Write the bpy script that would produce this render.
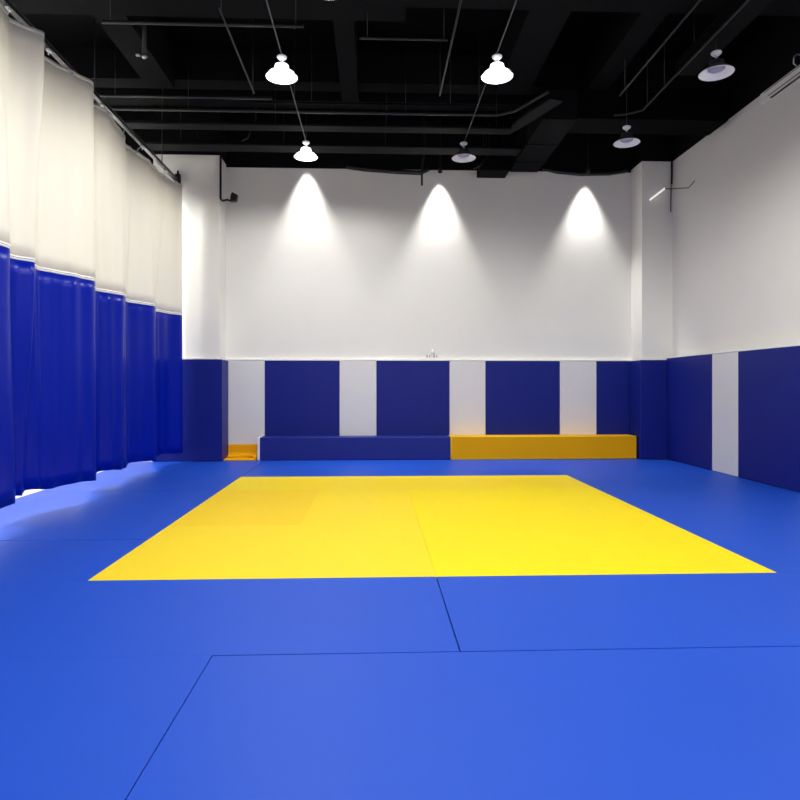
import bpy, bmesh, math, random
from mathutils import Vector, Matrix
for o in list(bpy.data.objects): bpy.data.objects.remove(o, do_unlink=True)
S = bpy.context.scene
C = S.collection
R = math.radians
EYE = 1.48

# ---------------------------------------------------------------- camera
cd = bpy.data.cameras.new('camera'); cam = bpy.data.objects.new('camera', cd); C.objects.link(cam)
cd.sensor_width = 36; cd.lens = 28.8; cd.shift_y = -14/800; cd.clip_start = .05
cam.location = (0, 0, EYE); cam.rotation_euler = (R(90), 0, R(-2.24))
S.camera = cam

# ---------------------------------------------------------------- world, exposure
w = bpy.data.worlds.new('world'); S.world = w; w.use_nodes = True
w.node_tree.nodes['Background'].inputs[0].default_value = (.9, .95, 1, 1)
w.node_tree.nodes['Background'].inputs[1].default_value = .012
vs = S.view_settings
vs.view_transform = 'Standard'; vs.look = 'None'; vs.gamma = 1; vs.use_curve_mapping = False
vs.exposure = 0.06
LAMP_W = 150      # each lit high bay lamp of the hall
NEAR_W = 215      # the lamps over and behind the camera
SIDE_W = 520      # lamps of the neighbouring bay behind the curtain
SPOT_W = 600      # wall washers

# ---------------------------------------------------------------- materials
def lin(c):
    return tuple((x/255/12.92 if x/255 <= .04045 else ((x/255+.055)/1.055)**2.4) for x in c) + (1,)
def mat(name, col, rough=.5, metal=0, spec=.5, noise=0, nscale=3, bump=0, bscale=60, rvar=0, emit=None, es=0, coat=0, coatr=.2):
    m = bpy.data.materials.new(name); m.use_nodes = True
    nt = m.node_tree; b = nt.nodes['Principled BSDF']
    col = tuple(col) + ((1,) if len(col) == 3 else ())
    b.inputs['Base Color'].default_value = col
    b.inputs['Roughness'].default_value = rough; b.inputs['Metallic'].default_value = metal
    b.inputs['Specular IOR Level'].default_value = spec
    b.inputs['Coat Weight'].default_value = coat; b.inputs['Coat Roughness'].default_value = coatr
    if emit:
        b.inputs['Emission Color'].default_value = tuple(emit) + (1,); b.inputs['Emission Strength'].default_value = es
    tc = nt.nodes.new('ShaderNodeTexCoord')
    if noise or rvar:
        n = nt.nodes.new('ShaderNodeTexNoise'); n.inputs['Scale'].default_value = nscale; n.inputs['Detail'].default_value = 4
        nt.links.new(tc.outputs['Object'], n.inputs['Vector'])
        if noise:
            r = nt.nodes.new('ShaderNodeMapRange'); r.inputs[3].default_value = 1-noise; r.inputs[4].default_value = 1+noise
            nt.links.new(n.outputs['Fac'], r.inputs[0])
            v = nt.nodes.new('ShaderNodeVectorMath'); v.operation = 'SCALE'; v.inputs[0].default_value = col[:3]
            nt.links.new(r.outputs[0], v.inputs['Scale']); nt.links.new(v.outputs[0], b.inputs['Base Color'])
        if rvar:
            r = nt.nodes.new('ShaderNodeMapRange'); r.inputs[3].default_value = rough-rvar; r.inputs[4].default_value = rough+rvar
            nt.links.new(n.outputs['Fac'], r.inputs[0]); nt.links.new(r.outputs[0], b.inputs['Roughness'])
    if bump:
        n = nt.nodes.new('ShaderNodeTexNoise'); n.inputs['Scale'].default_value = bscale; n.inputs['Detail'].default_value = 3
        nt.links.new(tc.outputs['Object'], n.inputs['Vector'])
        bp = nt.nodes.new('ShaderNodeBump'); bp.inputs['Strength'].default_value = bump; bp.inputs['Distance'].default_value = .01
        nt.links.new(n.outputs['Fac'], bp.inputs['Height']); nt.links.new(bp.outputs[0], b.inputs['Normal'])
    return m
M = {}
M['wall'] = mat('white wall paint', (.80, .79, .745), .75, noise=.03, nscale=1.2, bump=.05, bscale=90)
M['wall_black'] = mat('black paint above the white walls', (.0025, .0025, .003), .8, spec=.15, noise=.2)
M['slab'] = mat('black slab with recess shade', (.0009, .0009, .0013), .9, spec=.06, noise=.3, nscale=2)  # darker than the beams: shade of the recesses put into the colour
M['beam'] = mat('black beam with bounce light', (.0048, .0048, .0056), .8, spec=.06, noise=.25, nscale=2)  # lighter than the slab: bounce light on the undersides put into the colour
M['duct'] = mat('dark duct sheet', (.0028, .0028, .0034), .6, spec=.06, noise=.2, nscale=3)
M['tray'] = mat('dark grey cable tray', (.014, .0145, .016), .7, spec=.06, noise=.2, nscale=3)
M['pipe'] = mat('dark painted pipe', (.006, .006, .0075), .45, noise=.15, nscale=5)
M['conduit'] = mat('grey conduit', (.04, .04, .045), .45, metal=.2, noise=.1, nscale=8)
M['floor'] = mat('pale floor', (.75, .75, .74), .5, noise=.03)
M['mat_blue'] = mat('blue judo mat vinyl', (.007, .076, .56), .5, spec=.26, noise=.05, nscale=1.3, bump=.06, bscale=260, rvar=.05)
M['mat_yellow'] = mat('yellow judo mat vinyl', (.97, .74, .003), .55, spec=.15, noise=.03, nscale=1.1, bump=.05, bscale=260, rvar=.05)
M['mat_pale'] = mat('paler yellow judo mat vinyl', (.965, .715, .012), .55, spec=.2, noise=.03, nscale=1.1, bump=.05, bscale=260, rvar=.05)
M['mat_amber'] = mat('deeper yellow judo mat vinyl', (.96, .66, .010), .55, spec=.2, noise=.03, nscale=1.1, bump=.05, bscale=260)
M['pad_blue'] = mat('navy blue pad vinyl', (.007, .015, .20), .45, spec=.18, noise=.05, nscale=2, bump=.04, bscale=180)
M['pad_white'] = mat('light grey pad vinyl', (.72, .715, .70), .5, spec=.4, noise=.02, nscale=2)
M['block_blue'] = mat('blue foam block vinyl', (.009, .020, .21), .45, spec=.25, noise=.05, nscale=2)
M['block_yellow'] = mat('ochre yellow foam block vinyl', (.84, .40, .0005), .6, spec=.15, noise=.05, nscale=2, bump=.03, bscale=100)
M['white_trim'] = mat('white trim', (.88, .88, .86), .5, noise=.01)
M['curtain_blue'] = mat('blue vinyl curtain', (.0004, .011, .33), .3, spec=.16, noise=.05, nscale=2, bump=.05, bscale=30, rvar=.04)
M['rail_black'] = mat('black rail metal', (.012, .012, .013), .35, metal=.4, noise=.1)
M['rail_lip'] = mat('bare rail edge', (.16, .16, .17), .4, metal=.5, noise=.05)
M['steel'] = mat('galvanised steel', (.6, .6, .6), .35, metal=.8, noise=.08, nscale=20)
M['lamp_white'] = mat('white lamp enamel', (.8, .8, .8), .4, noise=.01)
M['reflector'] = mat('satin lamp reflector', (.9, .9, .92), .4, metal=.1, noise=.05, nscale=8)
M['lens_off'] = mat('grey violet unlit lens', (.3, .29, .45), .25, noise=.06, nscale=8)
M['tube_glow'] = mat('white tube with added glow', (.9, .9, .88), .4, noise=.01, emit=(1, .98, .93), es=.7)  # glow added so the tube stands out from the wall
M['lamp_grey'] = mat('dark grey lamp back', (.05, .05, .055), .5, noise=.05)
M['glow'] = mat('lit lamp housing', (.9, .9, .9), .4, noise=.01, emit=(1, .99, .97), es=3.2)
M['bulb'] = mat('lit lamp lens', (.9, .9, .9), .4, noise=.01, emit=(1, .98, .95), es=14)
M['black'] = mat('black plastic', (.006, .006, .007), .45, noise=.1)
M['scuff'] = mat('pale grey putty', (.72, .72, .72), .7, noise=.08, nscale=30)
M['scuff_dark'] = mat('grey scuff', (.42, .42, .43), .8, noise=.1, nscale=30)
def fabric():
    m = bpy.data.materials.new('translucent white curtain fabric'); m.use_nodes = True
    nt = m.node_tree; b = nt.nodes['Principled BSDF']; out = nt.nodes['Material Output']
    b.inputs['Base Color'].default_value = (.84, .82, .76, 1); b.inputs['Roughness'].default_value = .5
    t = nt.nodes.new('ShaderNodeBsdfTranslucent'); t.inputs[0].default_value = (.92, .89, .80, 1)
    mx = nt.nodes.new('ShaderNodeMixShader'); mx.inputs[0].default_value = .22
    tc = nt.nodes.new('ShaderNodeTexCoord'); n = nt.nodes.new('ShaderNodeTexNoise'); n.inputs['Scale'].default_value = 220
    nt.links.new(tc.outputs['Object'], n.inputs['Vector'])
    bp = nt.nodes.new('ShaderNodeBump'); bp.inputs['Strength'].default_value = .06; bp.inputs['Distance'].default_value = .01
    nt.links.new(n.outputs['Fac'], bp.inputs['Height']); nt.links.new(bp.outputs[0], b.inputs['Normal'])
    nt.links.new(b.outputs[0], mx.inputs[1]); nt.links.new(t.outputs[0], mx.inputs[2]); nt.links.new(mx.outputs[0], out.inputs[0])
    return m
M['fabric'] = fabric()

# ---------------------------------------------------------------- helpers
class MB:
    """collects shapes into one mesh"""
    def __init__(self): self.bm = bmesh.new(); self.mats = []
    def _mi(self, m):
        if m is None: return 0
        if m not in self.mats: self.mats.append(m)
        return self.mats.index(m)
    def box(self, x0, x1, y0, y1, z0, z1, m=None, bev=0, seg=2):
        r = bmesh.ops.create_cube(self.bm, size=1)
        vs = r['verts']
        for v in vs:
            v.co = Vector(((x0+x1)/2+v.co.x*(x1-x0), (y0+y1)/2+v.co.y*(y1-y0), (z0+z1)/2+v.co.z*(z1-z0)))
        fs = set(f for v in vs for f in v.link_faces)
        for f in fs: f.material_index = self._mi(m)
        if bev:
            es = set(e for v in vs for e in v.link_edges)
            bmesh.ops.bevel(self.bm, geom=list(es), offset=bev, segments=seg, affect='EDGES', profile=.6)
        return self
    def prism(self, pts, z0, z1, m=None, bev=0, axis='z'):
        """polygon in plan (ccw) extruded along z, or along x when axis = 'x' (pts are y,z)"""
        mk = (lambda p, t: (p[0], p[1], t)) if axis == 'z' else (lambda p, t: (t, p[0], p[1]))
        a = [self.bm.verts.new(mk(p, z0)) for p in pts]; b = [self.bm.verts.new(mk(p, z1)) for p in pts]
        n = len(pts); fs = [self.bm.faces.new(a[::-1]), self.bm.faces.new(b)]
        for i in range(n): fs.append(self.bm.faces.new((a[i], a[(i+1) % n], b[(i+1) % n], b[i])))
        for f in fs: f.material_index = self._mi(m)
        if bev:
            es = set(e for f in fs for e in f.edges)
            bmesh.ops.bevel(self.bm, geom=list(es), offset=bev, segments=2, affect='EDGES', profile=.6)
        return self
    def tube(self, pts, r, n=10, m=None, cap=True):
        pts = [Vector(p) for p in pts]; rings = []
        for i, p in enumerate(pts):
            d = (pts[min(i+1, len(pts)-1)] - pts[max(i-1, 0)]).normalized()
            up = Vector((0, 0, 1)) if abs(d.z) < .9 else Vector((1, 0, 0))
            a = d.cross(up).normalized(); b = d.cross(a).normalized()
            rr = r[i] if isinstance(r, (list, tuple)) else r
            rings.append([self.bm.verts.new(p + (a*math.cos(t)+b*math.sin(t))*rr) for t in [2*math.pi*k/n for k in range(n)]])
        for i in range(len(rings)-1):
            for k in range(n):
                f = self.bm.faces.new((rings[i][k], rings[i][(k+1) % n], rings[i+1][(k+1) % n], rings[i+1][k])); f.smooth = True; f.material_index = self._mi(m)
        if cap: self.bm.faces.new(rings[0]).material_index = self._mi(m); self.bm.faces.new(rings[-1]).material_index = self._mi(m)
        return self
    def lathe(self, prof, n=40, c=(0, 0, 0), m=None, close=False):
        rings = []
        for r, z in prof:
            if r < 1e-6: rings.append([self.bm.verts.new((c[0], c[1], c[2]+z))])
            else: rings.append([self.bm.verts.new((c[0]+r*math.cos(2*math.pi*k/n), c[1]+r*math.sin(2*math.pi*k/n), c[2]+z)) for k in range(n)])
        for i in range(len(rings)-1):
            A, B = rings[i], rings[i+1]
            for k in range(n):
                k2 = (k+1) % n
                if len(A) == 1 and len(B) == 1: continue
                vs_ = (A[0], B[k2], B[k]) if len(A) == 1 else (A[k], A[k2], B[0]) if len(B) == 1 else (A[k], A[k2], B[k2], B[k])
                f = self.bm.faces.new(vs_); f.smooth = True; f.material_index = self._mi(m)
        return self
    def build(self, name, m=None, parent=None, loc=None):
        bmesh.ops.recalc_face_normals(self.bm, faces=self.bm.faces)
        me = bpy.data.meshes.new(name)
        self.bm.to_mesh(me); self.bm.free()
        for k in (self.mats or [m]): me.materials.append(k)
        o = bpy.data.objects.new(name, me); C.objects.link(o)
        if parent: o.parent = parent
        if loc: o.location = loc
        return o
def tag(o, label, cat, group=None):
    o['label'] = label; o['category'] = cat
    if group: o['group'] = group
    return o
def thing(name, label, cat, loc=(0, 0, 0), group=None, rz=0):
    o = bpy.data.objects.new(name, None); C.objects.link(o); o.location = loc; o.rotation_euler = (0, 0, rz); o.empty_display_size = .1
    return tag(o, label, cat, group)
def struct(name, mb, m=None, label=None):
    o = mb.build(name, m); o['kind'] = 'structure'
    if label: o['label'] = label
    return o
def copy_tree(o, parent=None):
    c = o.copy(); C.objects.link(c); c.parent = parent
    for ch in [k for k in o.children]: copy_tree(ch, c)
    return c

# ---------------------------------------------------------------- the hall
XR = 6.03; YB = 13.30; ZT = 6.03; ZC = 7.0; XL = -8.2; YF = -3.0; YP = 12.75
struct('floor', MB().box(XL-.2, XR+.2, YF-.2, YB+.2, -.24, -.04), M['floor'])
def two_tone(x0, x1, y0, y1, z0=-.04, zt=None):
    zt = zt or ZT
    return MB().box(x0, x1, y0, y1, z0, zt, M['wall']).box(x0, x1, y0, y1, zt, ZC, M['wall_black'])
struct('wall_back', two_tone(XL, XR, YB, YB+.2, zt=5.98))
struct('wall_right', two_tone(XR, XR+.2, YF-.2, YB+.2))
struct('wall_left', two_tone(XL-.2, XL, YF-.2, YB+.2))
struct('wall_front', two_tone(XL, XR, YF-.2, YF))
struct('ceiling', MB().box(XL-.2, XR+.2, YF-.2, YB+.2, ZC, ZC+.2), M['slab'])
PLX = -3.06
struct('pillar_left', two_tone(-4.35, PLX, YP, YB), label='white square pillar at the curtain end of the back wall')
struct('pillar_right', two_tone(5.40, XR, YP, YB), label='white square pillar in the right corner of the back wall')
# white strips added above the pads to draw their bright edge line
struct('bright_strip_1', MB().box(PLX, 5.40, YB-.06, YB, 2.005, 2.03), M['white_trim'])
struct('bright_strip_2', MB().box(-4.35, PLX+.055, YP-.06, YP, 2.005, 2.03), M['white_trim'])
struct('bright_strip_3', MB().box(5.345, XR, YP-.06, YP, 2.005, 2.03), M['white_trim'])
struct('bright_strip_4', MB().box(XR-.15, XR, YF, YP-.06, 2.04, 2.065), M['white_trim'])

# beams of the black ceiling
BH = 6.35
BEAMS = []
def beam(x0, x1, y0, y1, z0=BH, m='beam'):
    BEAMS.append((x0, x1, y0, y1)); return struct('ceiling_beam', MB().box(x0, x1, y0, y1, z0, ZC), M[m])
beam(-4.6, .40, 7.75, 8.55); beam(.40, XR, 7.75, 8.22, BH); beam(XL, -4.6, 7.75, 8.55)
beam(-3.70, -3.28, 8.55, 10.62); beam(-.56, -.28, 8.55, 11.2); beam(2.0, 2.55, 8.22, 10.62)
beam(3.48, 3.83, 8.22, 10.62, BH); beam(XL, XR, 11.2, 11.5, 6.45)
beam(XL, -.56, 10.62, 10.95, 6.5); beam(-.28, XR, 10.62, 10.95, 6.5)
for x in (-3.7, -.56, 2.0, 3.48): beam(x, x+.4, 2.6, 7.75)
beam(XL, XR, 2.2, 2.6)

# ---------------------------------------------------------------- mats on the floor
G = .0006      # tight joint; some joints stand open, as in the photograph
def floor_mat(pts, m, label):
    o = MB().prism(pts, -.04, 0, bev=.0015).build('floor_mat', M[m]); tag(o, label, 'floor mat', 'judo mats covering the floor'); return o
def rect(x0, x1, y0, y1, m, label): return floor_mat([(x0, y0), (x1, y0), (x1, y1), (x0, y1)], m, label)
XM = -4.72; XE = XR-.001
X1, X2, XS = -2.185, 3.185, .475
rect(XM, -.895, -1.5, 3.555, 'mat_blue', 'blue mat filling the near left corner, left of the slanting foreground seam')
rect(-.890, XE, -1.5, 3.546, 'mat_blue', 'large blue mat filling the near right foreground below the long seam')
rect(XM, XS-.004, 3.5557, 4.955, 'mat_blue', 'blue mat just in front of the yellow square, left of its short dark seam')
rect(XS+.004, XE, 3.5565, 4.955, 'mat_blue', 'blue mat just in front of the yellow square, right of its short dark seam')
rect(XM, X1-.004, 4.9556, 6.266, 'mat_blue', 'blue mat beside the nearest left corner of the yellow square')
rect(XM, X1-.004, 6.278, 9.167, 'mat_blue', 'long blue mat under the curtain edge, middle of the left side strip')
floor_mat([(XM, 9.173), (X1-.005, 9.173), (X1-.005, YB-.001), (PLX+.001, YB-.001), (PLX+.001, YP-.001), (XM, YP-.001)], 'mat_blue',
          'blue mat running from the curtain to the padded left pillar')
floor_mat([(X1, 10.515), (X2, 10.515), (X2, YB-.001), (X1+.006, YB-.001), (X1+.006, 10.6)], 'mat_blue', 'blue mat strip between the yellow square and the long foam blocks')
floor_mat([(X2+.001, 4.9565), (XE, 4.9565), (XE, YP-.001), (5.399, YP-.001), (5.399, YB-.001), (X2+.001, YB-.001)], 'mat_blue',
          'long blue mat strip between the yellow square and the right wall')
rect(X1, X2, 9.1715, 10.513, 'mat_pale', 'yellow mat strip across the far edge of the yellow square')
rect(X1, -.79, 6.85, 9.170, 'mat_amber', 'deeper yellow mat piece at the far left of the yellow square')
floor_mat([(X1, 4.958), (XS-G, 4.958), (XS-G, 9.170), (-.79+G, 9.170), (-.79+G, 6.85-G), (X1, 6.85-G)], 'mat_pale', 'pale yellow mat forming the near left half of the square')
rect(XS+G, X2, 4.958, 9.170, 'mat_yellow', 'bright yellow mat forming the near right half of the square')

# ---------------------------------------------------------------- wall pads
PR = .15   # the right wall carries a thicker pad
def pad(x0, x1, y0, y1, col, label, groove=None):
    t = MB().box(x0, x1, y0, y1, .005, 2.035 if y0 < 12.6 else 2.0, bev=.012, seg=3).build('wall_pad', M['pad_blue' if col == 'b' else 'pad_white'])
    return tag(t, label, 'wall pad', 'padding along the hall walls')
PT = .06
edges = [(PLX+.002, -2.265, 'w', 'light grey wall pad between the left pillar and the first navy pad'),
         (-2.26, -.735, 'b', 'navy wall pad nearest the left pillar on the back wall'),
         (-.73, .03, 'w', 'light grey wall pad above the middle of the long blue foam block'),
         (.035, 1.545, 'b', 'navy wall pad at the centre of the back wall'),
         (1.55, 2.30, 'w', 'light grey wall pad above the left end of the yellow foam block'),
         (2.305, 3.86, 'b', 'navy wall pad above the middle of the yellow foam block'),
         (3.865, 4.64, 'w', 'light grey wall pad nearest the right pillar on the back wall'),
         (4.645, 5.345, 'b', 'narrow navy wall pad tucked beside the right pillar, on the back wall')]
for x0, x1, c, l in edges: pad(x0, x1, YB-PT, YB-.001, c, l)
def corner_pad(pts, label):
    return tag(MB().prism(pts, .005, 2.0, bev=.01).build('pillar_pad', M['pad_blue']), label, 'pillar pad', 'navy padding wrapped round the pillars')
corner_pad([(-4.35, YP-PT), (PLX+PT, YP-PT), (PLX+PT, YB-PT-.003), (PLX+.001, YB-PT-.003), (PLX+.001, YP-.001), (-4.35, YP-.001)], 'navy pad wrapped round the foot of the left pillar beside the curtain')
corner_pad([(5.40-PT, YP-PT), (XR-.003, YP-PT), (XR-.003, YP-.001), (5.399, YP-.001), (5.399, YB-PT-.003), (5.40-PT, YB-PT-.003)], 'navy pad wrapped round the foot of the right corner pillar')
y = YP-.003
for d, c, l in [(1.79, 'b', 'navy wall pad on the right wall between the corner pillar and the grey pad'),
                (.80, 'w', 'light grey wall pad on the right wall between two navy pads'),
                (1.52, 'b', 'nearest navy wall pad in view on the right wall'),
                (.80, 'w', 'light grey wall pad beside the viewer on the right wall'),
                (1.52, 'b', 'navy wall pad beside the viewer on the right wall'),
                (.80, 'w', 'light grey wall pad beside the viewer on the right wall'),
                (1.52, 'b', 'navy wall pad beside the viewer on the right wall'),
                (.80, 'w', 'light grey wall pad beside the viewer on the right wall'),
                (1.52, 'b', 'navy wall pad beside the viewer on the right wall')]:
    pad(XR-PR, XR-.001, y-d, y-.004, c, l); y -= d

# ---------------------------------------------------------------- foam blocks along the back wall
b = thing('foam_block', 'long low blue foam block lying against the back wall', 'foam block', (-.39, 12.98, .002), 'long foam blocks')
MB().box(-1.895, 1.905, -.18, .25, 0, .455, bev=.012, seg=3).build('cover', M['block_blue'], b)
MB().box(-1.945, -1.896, -.17, .25, 0, .45, bev=.008).build('end_panel', M['white_trim'], b)
b = thing('foam_block', 'long low ochre yellow foam block lying against the back wall', 'foam block', (3.42, 12.98, .002), 'long foam blocks')
MB().box(-1.90, 1.89, -.18, .25, 0, .462, bev=.012, seg=3).build('cover', M['block_yellow'], b)
MB().tube([(-1.893, -.178, .455), (1.883, -.178, .455), (1.883, -.178, .008), (-1.893, -.178, .008), (-1.893, -.178, .455)], .006, 8).build('piping', M['mat_yellow'], b)
# the small folded yellow mat in the corner
b = thing('folded_mat', 'small ochre yellow mat folded against the wall beside the left pillar', 'folded mat', (-2.685, 13.0, .002))
prof = [(.235, 0), (.235, .285), (.20, .285), (.19, .12), (.17, .07), (.12, .045), (.02, .035), (-.20, .03), (-.215, .015), (-.215, 0)]
MB().prism(prof, -.305, .32, bev=.006, axis='x').build('mat_body', M['block_yellow'], b)
mb = MB()
mb.tube([(-.01+.25*math.cos(t), -.06+.15*math.sin(t), .06) for t in [math.pi*k/16 for k in range(17)]], [.012+.03*math.sin(math.pi*k/16) for k in range(17)], 8)
mb.build('raised_fold', M['block_yellow'], b)

# ---------------------------------------------------------------- curtain
def catmull(P, n):
    out = []
    for i in range(len(P)-1):
        p0, p1, p2, p3 = P[max(i-1, 0)], P[i], P[i+1], P[min(i+2, len(P)-1)]
        for k in range(n):
            t = k/n
            out.append(tuple(.5*(2*b_+(c_-a_)*t+(2*a_-5*b_+4*c_-d_)*t*t+(3*b_-a_-3*c_+d_)*t**3) for a_, b_, c_, d_ in zip(p0, p1, p2, p3)))
    out.append(P[-1]); return out
mid = [(-3.9, 1.2), (-3.72, 1.7), (-3.98, 2.1), (-3.70, 2.8), (-3.96, 3.2), (-3.66, 3.9), (-3.98, 4.3), (-3.66, 5.05), (-3.95, 5.45), (-3.64, 6.48), (-3.93, 6.9), (-3.82, 7.30), (-4.0, 7.6), (-3.86, 8.05), (-3.69, 8.57),
       (-4.03, 9.2), (-3.99, 9.5), (-3.82, 9.93), (-4.04, 10.35), (-4.02, 10.7), (-3.81, 11.28), (-4.04, 11.75), (-4.0, 12.1), (-3.76, 12.62)]
top = [(-3.9, 1.2), (-3.8, 1.7), (-3.95, 2.1), (-3.76, 2.8), (-3.93, 3.2), (-3.75, 3.9), (-3.93, 4.3), (-3.74, 5.05), (-3.92, 5.45), (-3.78, 6.55), (-3.87, 6.92), (-3.665, 7.22), (-3.88, 7.45), (-3.83, 7.95), (-3.62, 8.36),
       (-3.93, 8.85), (-3.80, 9.15), (-3.87, 9.98), (-4.00, 10.40), (-3.97, 10.75), (-3.88, 11.3), (-3.93, 11.75), (-3.90, 12.1), (-3.75, 12.60)]
NS = 14
bot = [{(-3.82, 7.30): (-3.97, 7.30), (-3.64, 6.48): (-3.62, 6.60), (-3.86, 8.05): (-3.84, 8.0)}.get(p, p) for p in mid]
PM, PTp, PB = catmull(mid, NS), catmull(top, NS), catmull(bot, NS)
hooks_y = [2.2, 3.2, 4.2, 5.3, 6.9, 8.08, 9.25, 10.08, 10.8, 12.0, 12.56]
SEAM = 2.87; ZTOP = 5.37
random.seed(4)
rip = [(random.uniform(2.2, 6), random.uniform(0, 6.3), random.uniform(.4, 1)) for _ in range(5)]
def ripple(i, z):
    s = i*.14
    k = max(0, (ZTOP-z)/ZTOP)
    return sum(a*math.sin(f*s*.95+p+z*.12) for f, p, a in rip)*(.010+.008*k)
def curtain_pt(i, z):
    t = min(1, max(0, (z-SEAM)/(ZTOP-SEAM))); t = t*t*(3-2*t)
    x = PM[i][0]*(1-t)+PTp[i][0]*t; y = PM[i][1]*(1-t)+PTp[i][1]*t
    low = max(0, (SEAM-z)/SEAM); u = low*low*(3-2*low)
    x += (PB[i][0]-PM[i][0])*u; y += (PB[i][1]-PM[i][1])*u
    return Vector((x + ripple(i, z) - .02*low*math.sin(i*.35), min(y + .03*low*math.sin(i*.23+1), 12.69), z))
def sheet(z0f, z1f, rows, name, m, parent, thick=.003):
    bm = bmesh.new(); N = len(PM); g = []
    for i in range(N):
        z0, z1 = z0f(i), z1f(i)
        g.append([bm.verts.new(curtain_pt(i, z0+(z1-z0)*j/rows)) for j in range(rows+1)])
    for i in range(N-1):
        for j in range(rows):
            f = bm.faces.new((g[i][j], g[i+1][j], g[i+1][j+1], g[i][j+1])); f.smooth = True
    me = bpy.data.meshes.new(name); bm.to_mesh(me); bm.free(); me.materials.append(m)
    o = bpy.data.objects.new(name, me); C.objects.link(o); o.parent = parent
    if thick:
        md = o.modifiers.new('thickness', 'SOLIDIFY'); md.thickness = thick; md.offset = 0
    return o
cur = thing('divider_curtain', 'tall floor-length divider curtain, white fabric above and blue vinyl below, hanging along the left side', 'curtain', (0, 0, 0))
def ztop(i):
    y = PTp[i][1]; d = min(abs(y-h) for h in hooks_y)
    return ZTOP+.022 - .03*min(1, d/.55)
def zbot(i):
    y = PM[i][1]; return .30 - .018*min(6, max(0, y-5.5)) + .012*math.sin(i*.31)
sheet(lambda i: SEAM+.012, ztop, 14, 'white_upper_panel', M['fabric'], cur)
sheet(zbot, lambda i: SEAM-.012, 16, 'blue_lower_panel', M['curtain_blue'], cur)
sheet(lambda i: SEAM-.016, lambda i: SEAM+.030, 1, 'seam_tape', M['white_trim'], cur, .008)
sheet(lambda i: SEAM+.008, lambda i: SEAM+.013, 1, 'stitching', M['block_blue'], cur, .0095)
sheet(lambda i: ztop(i)-.045, ztop, 1, 'top_hem', M['fabric'], cur, .009)
def top_x(y):
    i = min(range(len(PTp)), key=lambda k: abs(PTp[k][1]-y)); return i, curtain_pt(i, ZTOP)
RX = -3.87; RZ = 5.50
for hy in hooks_y:
    if hy < 5: continue
    i, p = top_x(hy)
    mb = MB().tube([(p.x, p.y, ZTOP-.045), (p.x+.008, p.y, ZTOP-.01), ((p.x+RX)/2, p.y, ZTOP+.05), (RX, p.y, RZ-.045)], .007, 6)
    mb.tube([(p.x+.02*math.cos(t)+.0, p.y+.02*math.sin(t), ZTOP-.03) for t in [2*math.pi*k/10 for k in range(11)]], .006, 6, cap=False)
    mb.build('hook', M['steel'], cur)
rl = thing('curtain_rail', 'black steel curtain rail running along the top of the divider curtain', 'curtain rail', (RX, 7, RZ))
MB().box(-.03, .03, -6, 5.66, -.03, .03, bev=.004).build('track', M['rail_black'], rl)
MB().box(.031, .035, -6, 5.6, -.03, -.02).box(.031, .035, -6, 5.6, .018, .026).build('track_lip', M['rail_lip'], rl)
MB().box(-.04, .06, 5.661, 5.745, -.13, .13, bev=.008).box(-.01, .02, 5.70, 5.745, .13, .20).build('wall_bracket', M['rail_black'], rl)
for hy in (4.2, 6.9, 7.74, 9.25, 10.8, 12.0):
    MB().box(-.012, .03, hy-7-.035, hy-7+.035, -.062, -.034, bev=.004).box(0, .012, hy-7-.008, hy-7+.008, -.095, -.062).build('glider', M['lamp_white'], rl)
for yy in (3, 6, 9, 11.8):
    MB().tube([(0, yy-7, .03), (0, yy-7, ZC-RZ)], .008, 8).build('hanger_rod', M['rail_black'], rl)

# ---------------------------------------------------------------- high bay lamps
def light(name, typ, W, loc, parent, rot=(0, 0, 0), **k):
    d = bpy.data.lights.new(name, typ); d.energy = W
    for a, v_ in k.items(): setattr(d, a, v_)
    o = bpy.data.objects.new(name, d); C.objects.link(o); o.location = loc; o.rotation_euler = rot; o.parent = parent
    return o
def high_bay(x, y, label, lit=True, W=LAMP_W, z=5.46, mount=None):
    t = thing('high_bay_lamp', label, 'lamp', (x, y, z), 'round high bay ceiling lamps')
    if mount is None:
        mount = 5.735 if abs(x+1.2) < .02 or abs(x-1.56) < .03 else (BH if any(a-.1 < x < b_+.1 and c-.1 < y < d+.1 for a, b_, c, d in BEAMS) else ZC)
    outer = [(.205, 0), (.20, .012), (.165, .045), (.12, .075), (.095, .10), (.085, .15), (.05, .165), (0, .165)]
    inner = [(.203, -.002), (.155, .030), (.118, .058), (.0, .07)]
    MB().lathe(outer).build('shade', M['glow'] if lit else M['lamp_grey'], t)
    MB().lathe(inner).build('reflector', M['glow'] if lit else M['reflector'], t)
    r = MB().tube([(.205*math.cos(a), .205*math.sin(a), 0) for a in [2*math.pi*k/40 for k in range(41)]], .005, 6, cap=False)
    r.build('rim', M['black'] if lit else M['lamp_white'], t)
    MB().lathe([(0, .036), (.085, .036), (.10, .046), (.10, .060), (0, .062)]).build('lens', M['bulb'] if lit else M['lens_off'], t)
    MB().tube([(0, 0, .166), (0, 0, .215)], .014, 10).build('neck', M['lamp_white'], t)
    MB().lathe([(0, .215), (.028, .215), (.062, .245), (.066, .262), (.055, .272), (0, .272)], 20).build('junction_cap', M['lamp_white'], t)
    if mount-z > .28: MB().tube([(0, 0, .272), (0, 0, mount-z)], .006, 6).build('drop_rod', M['black'], t)
    if lit:
        light('lamp_light', 'SPOT', W, (0, 0, -.02), t, spot_size=R(177), spot_blend=.35, shadow_soft_size=.15, color=(1, .985, .955))
    return t
high_bay(-1.20, 8.30, 'lit high bay lamp on the left conduit, the nearer and larger of the left pair')
high_bay(-1.20, 11.19, 'lit high bay lamp on the left conduit, the farther one just above the white wall')
high_bay(1.57, 8.18, 'lit high bay lamp hanging right of centre in front of the black ceiling')
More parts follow.
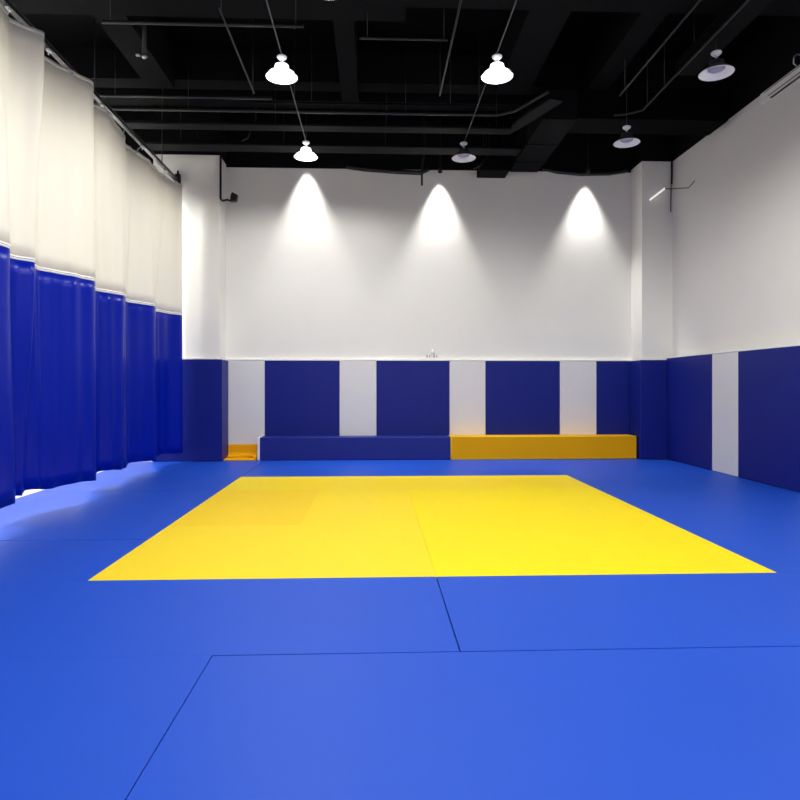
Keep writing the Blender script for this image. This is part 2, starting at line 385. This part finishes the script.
high_bay(1.55, 11.13, 'unlit grey high bay lamp at the far end of the central conduit', lit=False)
high_bay(4.34, 7.98, 'unlit high bay lamp near the right wall, the nearer with violet lens', lit=False, mount=5.945)
high_bay(4.12, 10.33, 'unlit high bay lamp near the right corner, below the black duct', lit=False)
high_bay(-.47, 6.42, 'lit high bay lamp whose rim just shows at the top edge of the picture')
# unseen lamps over and behind the viewer; third placed to brighten right wall
for k, (x, y) in enumerate([(-1.2, 3.9), (1.57, 5.2), (4.85, 5.7), (1.57, 1.9), (-1.2, 1.2), (4.4, .6), (1.57, -.8)]):
    high_bay(x, y, 'lit high bay lamp above the near half of the mats', W=NEAR_W)
# lamps in the neighbouring bay behind the curtain
for x, y in ((-5.4, 12.0), (-5.4, 9.2), (-5.4, 6.4), (-5.4, 1.6)):
    high_bay(x, y, 'lit high bay lamp in the bay behind the curtain', W=SIDE_W)

# ---------------------------------------------------------------- wall washer spotlights
def spot(x, y, z, label, W=SPOT_W, size=64):
    t = thing('wall_washer_spotlight', label, 'spotlight', (x, y, z), 'black spotlights washing the back wall')
    tilt = Matrix.Rotation(R(-4), 4, 'X')
    h_ = MB().lathe([(.0, .11), (.03, .11), (.04, .09), (.043, .0), (.039, 0), (.036, .05), (0, .055)], 24); h_.build('housing', M['black'], t)
    MB().lathe([(0, .045), (.034, .045), (.034, .05), (0, .05)], 24).build('lens', M['bulb'], t)
    MB().tube([(0, 0, .11), (0, -.02, .14), (0, -.02, .30)], .010, 8).build('bracket', M['pipe'], t)
    MB().tube([(0, -.02, .30), (0, -.02, ZC-z)], .008, 8).build('drop_rod', M['black'], t)
    light('spot_light', 'SPOT', W, (0, 0, .02), t, rot=(R(-2), 0, 0), spot_size=R(size), spot_blend=.8, shadow_soft_size=.06, color=(1, .985, .94))
spot(-1.40, 13.13, 6.08, 'spotlight washing the left of the back wall, behind the farther left lamp', W=SPOT_W*.8)
spot(1.34, 13.13, 5.87, 'black spotlight washing the centre of the back wall, near the unlit central lamp')
spot(4.41, 13.11, 5.90, 'spotlight washing the back wall beside the right pillar', W=SPOT_W*.9)

# ---------------------------------------------------------------- services under the ceiling
def run(name, pts, r, m, label, cat='pipe', group=None, mb=None):
    return tag((mb or MB().tube(pts, r, 10)).build(name, M[m]), label, cat, group)
def with_rods(o_name, pts, r, m, label, rods, cat='pipe', group=None):
    t = thing(o_name, label, cat, pts[0], group); o = Vector(pts[0])
    MB().tube([Vector(p)-o for p in pts], r, 10).build('tube', M[m], t)
    for p in rods: MB().tube([Vector(p)-o, Vector((p[0], p[1], ZC))-o], .006, 6).build('hanger_rod', M['black'], t)
    return t
CG = 'thin conduits hung under the ceiling'
with_rods('conduit', [(-1.20, -1.0, 5.745), (-1.20, 11.4, 5.745)], .009, 'conduit', 'thin grey conduit carrying the left pair of lamps', [(-1.2, 6, 5.745), (-1.2, 9.6, 5.745)], 'conduit', CG)
with_rods('conduit', [(1.57, -1.2, 5.745), (1.56, 11.3, 5.745)], .009, 'conduit', 'thin grey conduit carrying the central lamps', [(1.57, 6, 5.745), (1.57, 9.6, 5.745)], 'conduit', CG)
with_rods('conduit', [(-1.83, 7.6, 5.92), (-1.83, 9.78, 5.92)], .012, 'conduit', 'short thin conduit left of the nearer left lamp', [(-1.83, 7.7, 5.92), (-1.83, 9.7, 5.92)], 'conduit', CG)
with_rods('conduit', [(.99, 6.8, 5.92), (.99, 9.75, 5.92)], .014, 'pipe', 'dark conduit between the two rows of lit lamps', [(.99, 7.2, 5.92), (.99, 9.7, 5.92)], 'conduit', CG)
with_rods('conduit', [(3.72, 6.6, 5.9), (3.72, 9.6, 5.9)], .014, 'pipe', 'dark conduit left of the violet unlit lamp', [(3.72, 7, 5.9), (3.72, 9.4, 5.9)], 'conduit', CG)
with_rods('conduit', [(4.25, 6.4, 5.88), (4.28, 10.1, 5.9), (4.1, 10.25, 5.9), (3.9, 10.3, 5.9)], .016, 'pipe', 'dark conduit passing over the violet unlit lamp and bending left', [(4.275, 9.3, 5.9), (4.278, 9.9, 5.9)], 'conduit', CG)
PG = 'dark pipes crossing the ceiling'
with_rods('pipe', [(-3.4, 8.12, 6.02), (-.9, 8.12, 6.02)], .022, 'pipe', 'dark pipe crossing below the big beam at the left', [(-3.3, 8.12, 6.02), (-1, 8.12, 6.02)], 'pipe', PG)
with_rods('pipe', [(-.2, 8.33, 6.0), (.95, 8.33, 6.0)], .016, 'pipe', 'short dark pipe crossing between the two nearer lit lamps', [(-.1, 8.33, 6), (.9, 8.33, 6)], 'pipe', PG)
with_rods('pipe', [(-4.3, 10.02, 5.95), (-1.6, 10.02, 5.95)], .022, 'pipe', 'dark pipe crossing behind the nearer left lamp', [(-4, 10.02, 5.95), (-1.9, 10.02, 5.95)], 'pipe', PG)
with_rods('pipe', [(-1.9, 10.15, 5.95), (1.9, 10.15, 5.95)], .018, 'duct', 'long dark pipe crossing the middle of the ceiling', [(-1, 10.15, 5.95), (1.2, 10.15, 5.95)], 'pipe', PG)
with_rods('pipe', [(-4.3, 10.42, 5.92), (2.0, 10.42, 5.92), (2.25, 10.25, 5.92), (2.62, 9.55, 5.92)], .024, 'pipe', 'dark pipe beside the nearer cable tray, bending toward the viewer', [(-3, 10.42, 5.92), (.5, 10.42, 5.92)], 'pipe', PG)
d = thing('slim_duct', 'slim dark duct running toward the viewer above the violet unlit lamp', 'air duct', (4.47, 7.8, 5.95))
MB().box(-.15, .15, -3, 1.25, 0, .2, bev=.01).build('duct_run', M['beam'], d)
for y_ in (-1.5, 1.0): MB().tube([(0, y_, .19), (0, y_, ZC-5.95)], .008, 6).build('hanger_rod', M['black'], d)
# cable trays
def tray(pts, w, z, label):
    t = thing('cable_tray', label, 'cable tray', (pts[0][0], pts[0][1], z), 'grey cable trays near the back wall'); o = Vector((pts[0][0], pts[0][1], 0))
    L = []; Rr = []
    for i, p in enumerate(pts):
        p = Vector((p[0], p[1], 0)); a = Vector((*pts[max(i-1, 0)], 0)); b_ = Vector((*pts[min(i+1, len(pts)-1)], 0))
        d = (b_-a).normalized(); n = Vector((-d.y, d.x, 0)); L.append(p+n*w/2-o); Rr.append(p-n*w/2-o)
    poly = [(q.x, q.y) for q in Rr] + [(q.x, q.y) for q in L[::-1]]
    MB().prism(poly, 0, .006).build('tray_base', M['tray'], t)
    for side in (L, Rr):
        mb = MB()
        for a, b_ in zip(side, side[1:]):
            mb.tube([a+Vector((0, 0, .03)), b_+Vector((0, 0, .03))], .018, 6)
        mb.build('side_rail', M['duct'], t)
    for k in range(4):
        x = -3.6+k*1.9
        MB().tube([(x-o.x, pts[0][1]-o.y, .01), (x-o.x, pts[0][1]-o.y, ZC-z)], .006, 6).build('hanger_rod', M['black'], t)
tray([(-4.25, 11.0), (2.34, 11.0), (2.47, 10.6), (2.80, 9.75)], .24, 5.88, 'dark grey cable tray crossing the ceiling and bending at the right, the nearer one')
tray([(-4.3, 12.02), (2.73, 12.02)], .34, 5.90, 'wide dark grey cable tray crossing just in front of the back wall')
# air duct at the right
d = thing('air_duct', 'square black air duct turning above the right of the back wall', 'air duct', (3.0, 10.8, 5.86))
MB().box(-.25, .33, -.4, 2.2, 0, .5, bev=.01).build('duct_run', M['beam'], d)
MB().box(.331, 2.86, -.4, .22, .02, .48, bev=.01).build('duct_branch', M['slab'], d)
MB().box(-.27, .35, .7, .74, -.015, .515).box(-.27, .35, 1.6, 1.64, -.015, .515).build('flange', M['duct'], d)
for x_, y_ in ((0, 0), (0, 1.9), (2.0, 0)): MB().tube([(x_, y_, .48), (x_, y_, ZC-5.86)], .01, 6).build('hanger_rod', M['black'], d)
d = thing('duct_box', 'small black box duct overlapping the top of the back wall', 'duct box', (2.42, 13.0, 5.82))
MB().box(-.30, .30, -.2, .29, 0, .45, bev=.02).build('box_shell', M['duct'], d)
MB().tube([(-.2, 0, .45), (-.2, 0, ZC-5.86)], .008, 6).build('hanger_rod', M['black'], d)
MB().tube([(.2, 0, .45), (.2, 0, ZC-5.86)], .008, 6).build('hanger_rod', M['black'], d)
run('cable_bundle', [(-.6, 13.22, 6.0), (-.2, 13.22, 5.95), (.4, 13.22, 5.91), (.95, 13.22, 5.89), (1.12, 13.2, 5.98)], .045, 'black', 'black cable bundle sagging along the top of the white back wall', 'cable', 'black cables along the back wall top')
run('cable_bundle', [(3.5, 13.22, 6.02), (3.8, 13.22, 5.95), (4.3, 13.22, 5.91), (4.9, 13.22, 5.93), (5.3, 13.22, 6.0)], .04, 'black', 'black cable bundle sagging above the wall beside the right pillar', 'cable', 'black cables along the back wall top')
RG = 'loose black rods hanging from the cable trays'
run('hanging_rod', [(.95, 12.26, 7.0), (.95, 12.26, 6.0), (.90, 12.26, 5.6), (.90, 12.26, 5.33)], .022, 'pipe', 'dark rod hanging down over the top of the back wall', 'rod', RG)
run('hanging_rod', [(2.22, 12.26, 7.0), (2.2, 12.26, 5.95), (2.02, 12.26, 5.72), (1.9, 12.26, 5.66)], .014, 'pipe', 'thin bent dark rod right of the far central lamp', 'rod', RG)
run('hanging_rod', [(-2.15, 11.65, 7.0), (-2.15, 11.65, 6.3), (-2.3, 11.65, 5.95), (-2.4, 11.65, 5.9)], .014, 'pipe', 'short slanting dark rod above the left pillar edge', 'rod', RG)
t = thing('sprinkler_head', 'tiny sprinkler with pale tip under the black ceiling at the left', 'sprinkler', (-3.16, 8.9, 6.0))
MB().tube([(0, 0, 0), (0, 0, 1.0)], .03, 8).build('drop_pipe', M['black'], t)
MB().lathe([(0, -.03), (.02, -.03), (.045, 0), (0, .01)], 16).box(-.11, -.06, -.02, .02, .0, .025, bev=.004).build('deflector', M['steel'], t)

# speaker/camera on bent arm by the left pillar
t = thing('camera_bracket', 'black pipe bracket with small black camera box beside the left pillar', 'camera bracket', (-3.0, 12.70, 5.12))
MB().tube([(-.03, 0, .88), (-.03, 0, .05), (-.015, 0, .012), (.02, 0, 0), (.10, 0, .02), (.16, 0, .0), (.19, 0, .01)], .022, 10).build('arm', M['black'], t)
MB().prism([(.165, -.02), (.285, -.01), (.305, .11), (.20, .16), (.175, .10)], -.05, .05).build('camera_box', M['black'], t)
for o in t.children:
    if o.name.startswith('camera_box'): o.rotation_euler = (R(90), 0, 0)
# conduit, cable and tube in the right corner
run('black_cable', [(5.99, 12.70, 6.03), (5.99, 12.70, 5.7), (5.985, 12.70, 5.55)], .02, 'black', 'thick black cable running down the right corner from the ceiling', 'cable')
run('corner_conduit', [(5.985, 12.72, 5.54), (5.975, 12.72, 5.0)], .010, 'conduit', 'thin grey conduit below the black cable in the right corner', 'conduit')
t = thing('corner_tube', 'slim white tube on a thin grey arm in the right corner', 'tube light', (5.66, 12.66, 5.4))
MB().tube([(-.14, -.01, -.18), (.15, -.03, .045)], .018, 10).build('tube', M['tube_glow'], t)
MB().tube([(.15, -.03, .045), (.20, -.05, .03), (.35, -.61, -.12), (.369, -.82, -.05)], .009, 8).build('arm', M['conduit'], t)
# white roller housing on the right wall
t = thing('rail_housing', 'white linear rail housing along the top of the right wall', 'rail housing', (XR, 7.0, 5.87))
MB().box(-.03, -.001, -5, 2.75, .0, .155, bev=.004).build('casing', M['white_trim'], t)
MB().box(-.034, -.0305, -5, 2.65, .128, .137).box(-.034, -.0305, -5, 2.55, .035, .047).build('slot', M['rail_black'], t)
MB().box(-.03, -.002, -5, 2.5, -.014, -.002).build('bottom_gasket', M['rail_black'], t)
t_ = [math.pi*k/10 for k in range(11)]
MB().tube([(-.05, 1.86, .155), (-.08, 1.88, .20)] + [(-.03-.06*math.cos(a+.3), 1.86, .25+.07*math.sin(a+.3)) for a in t_[:9]], .01, 8).build('cable_hook', M['steel'], t)
# small marks on the wall above the centre pad
t = thing('wall_fitting', 'tiny pale worn fitting on the back wall above the centre pads', 'wall fitting', (1.2, YB, 2.12))
MB().lathe([(0, 0), (.055, 0), (.05, .02), (0, .025)], 20).build('plate', M['scuff'], t)
o = [c for c in t.children][0]; o.rotation_euler = (R(90), 0, 0); o.scale = (.7, 1.3, 1); o.location = (0, 0, .05)
for x_, w_ in ((-.115, .03), (-.06, .025), (.03, .03), (.085, .02)):
    MB().box(x_-w_/2, x_+w_/2, -.014, -.0005, -.05, -.015+w_, bev=.004).build('stub', M['scuff_dark'], t)
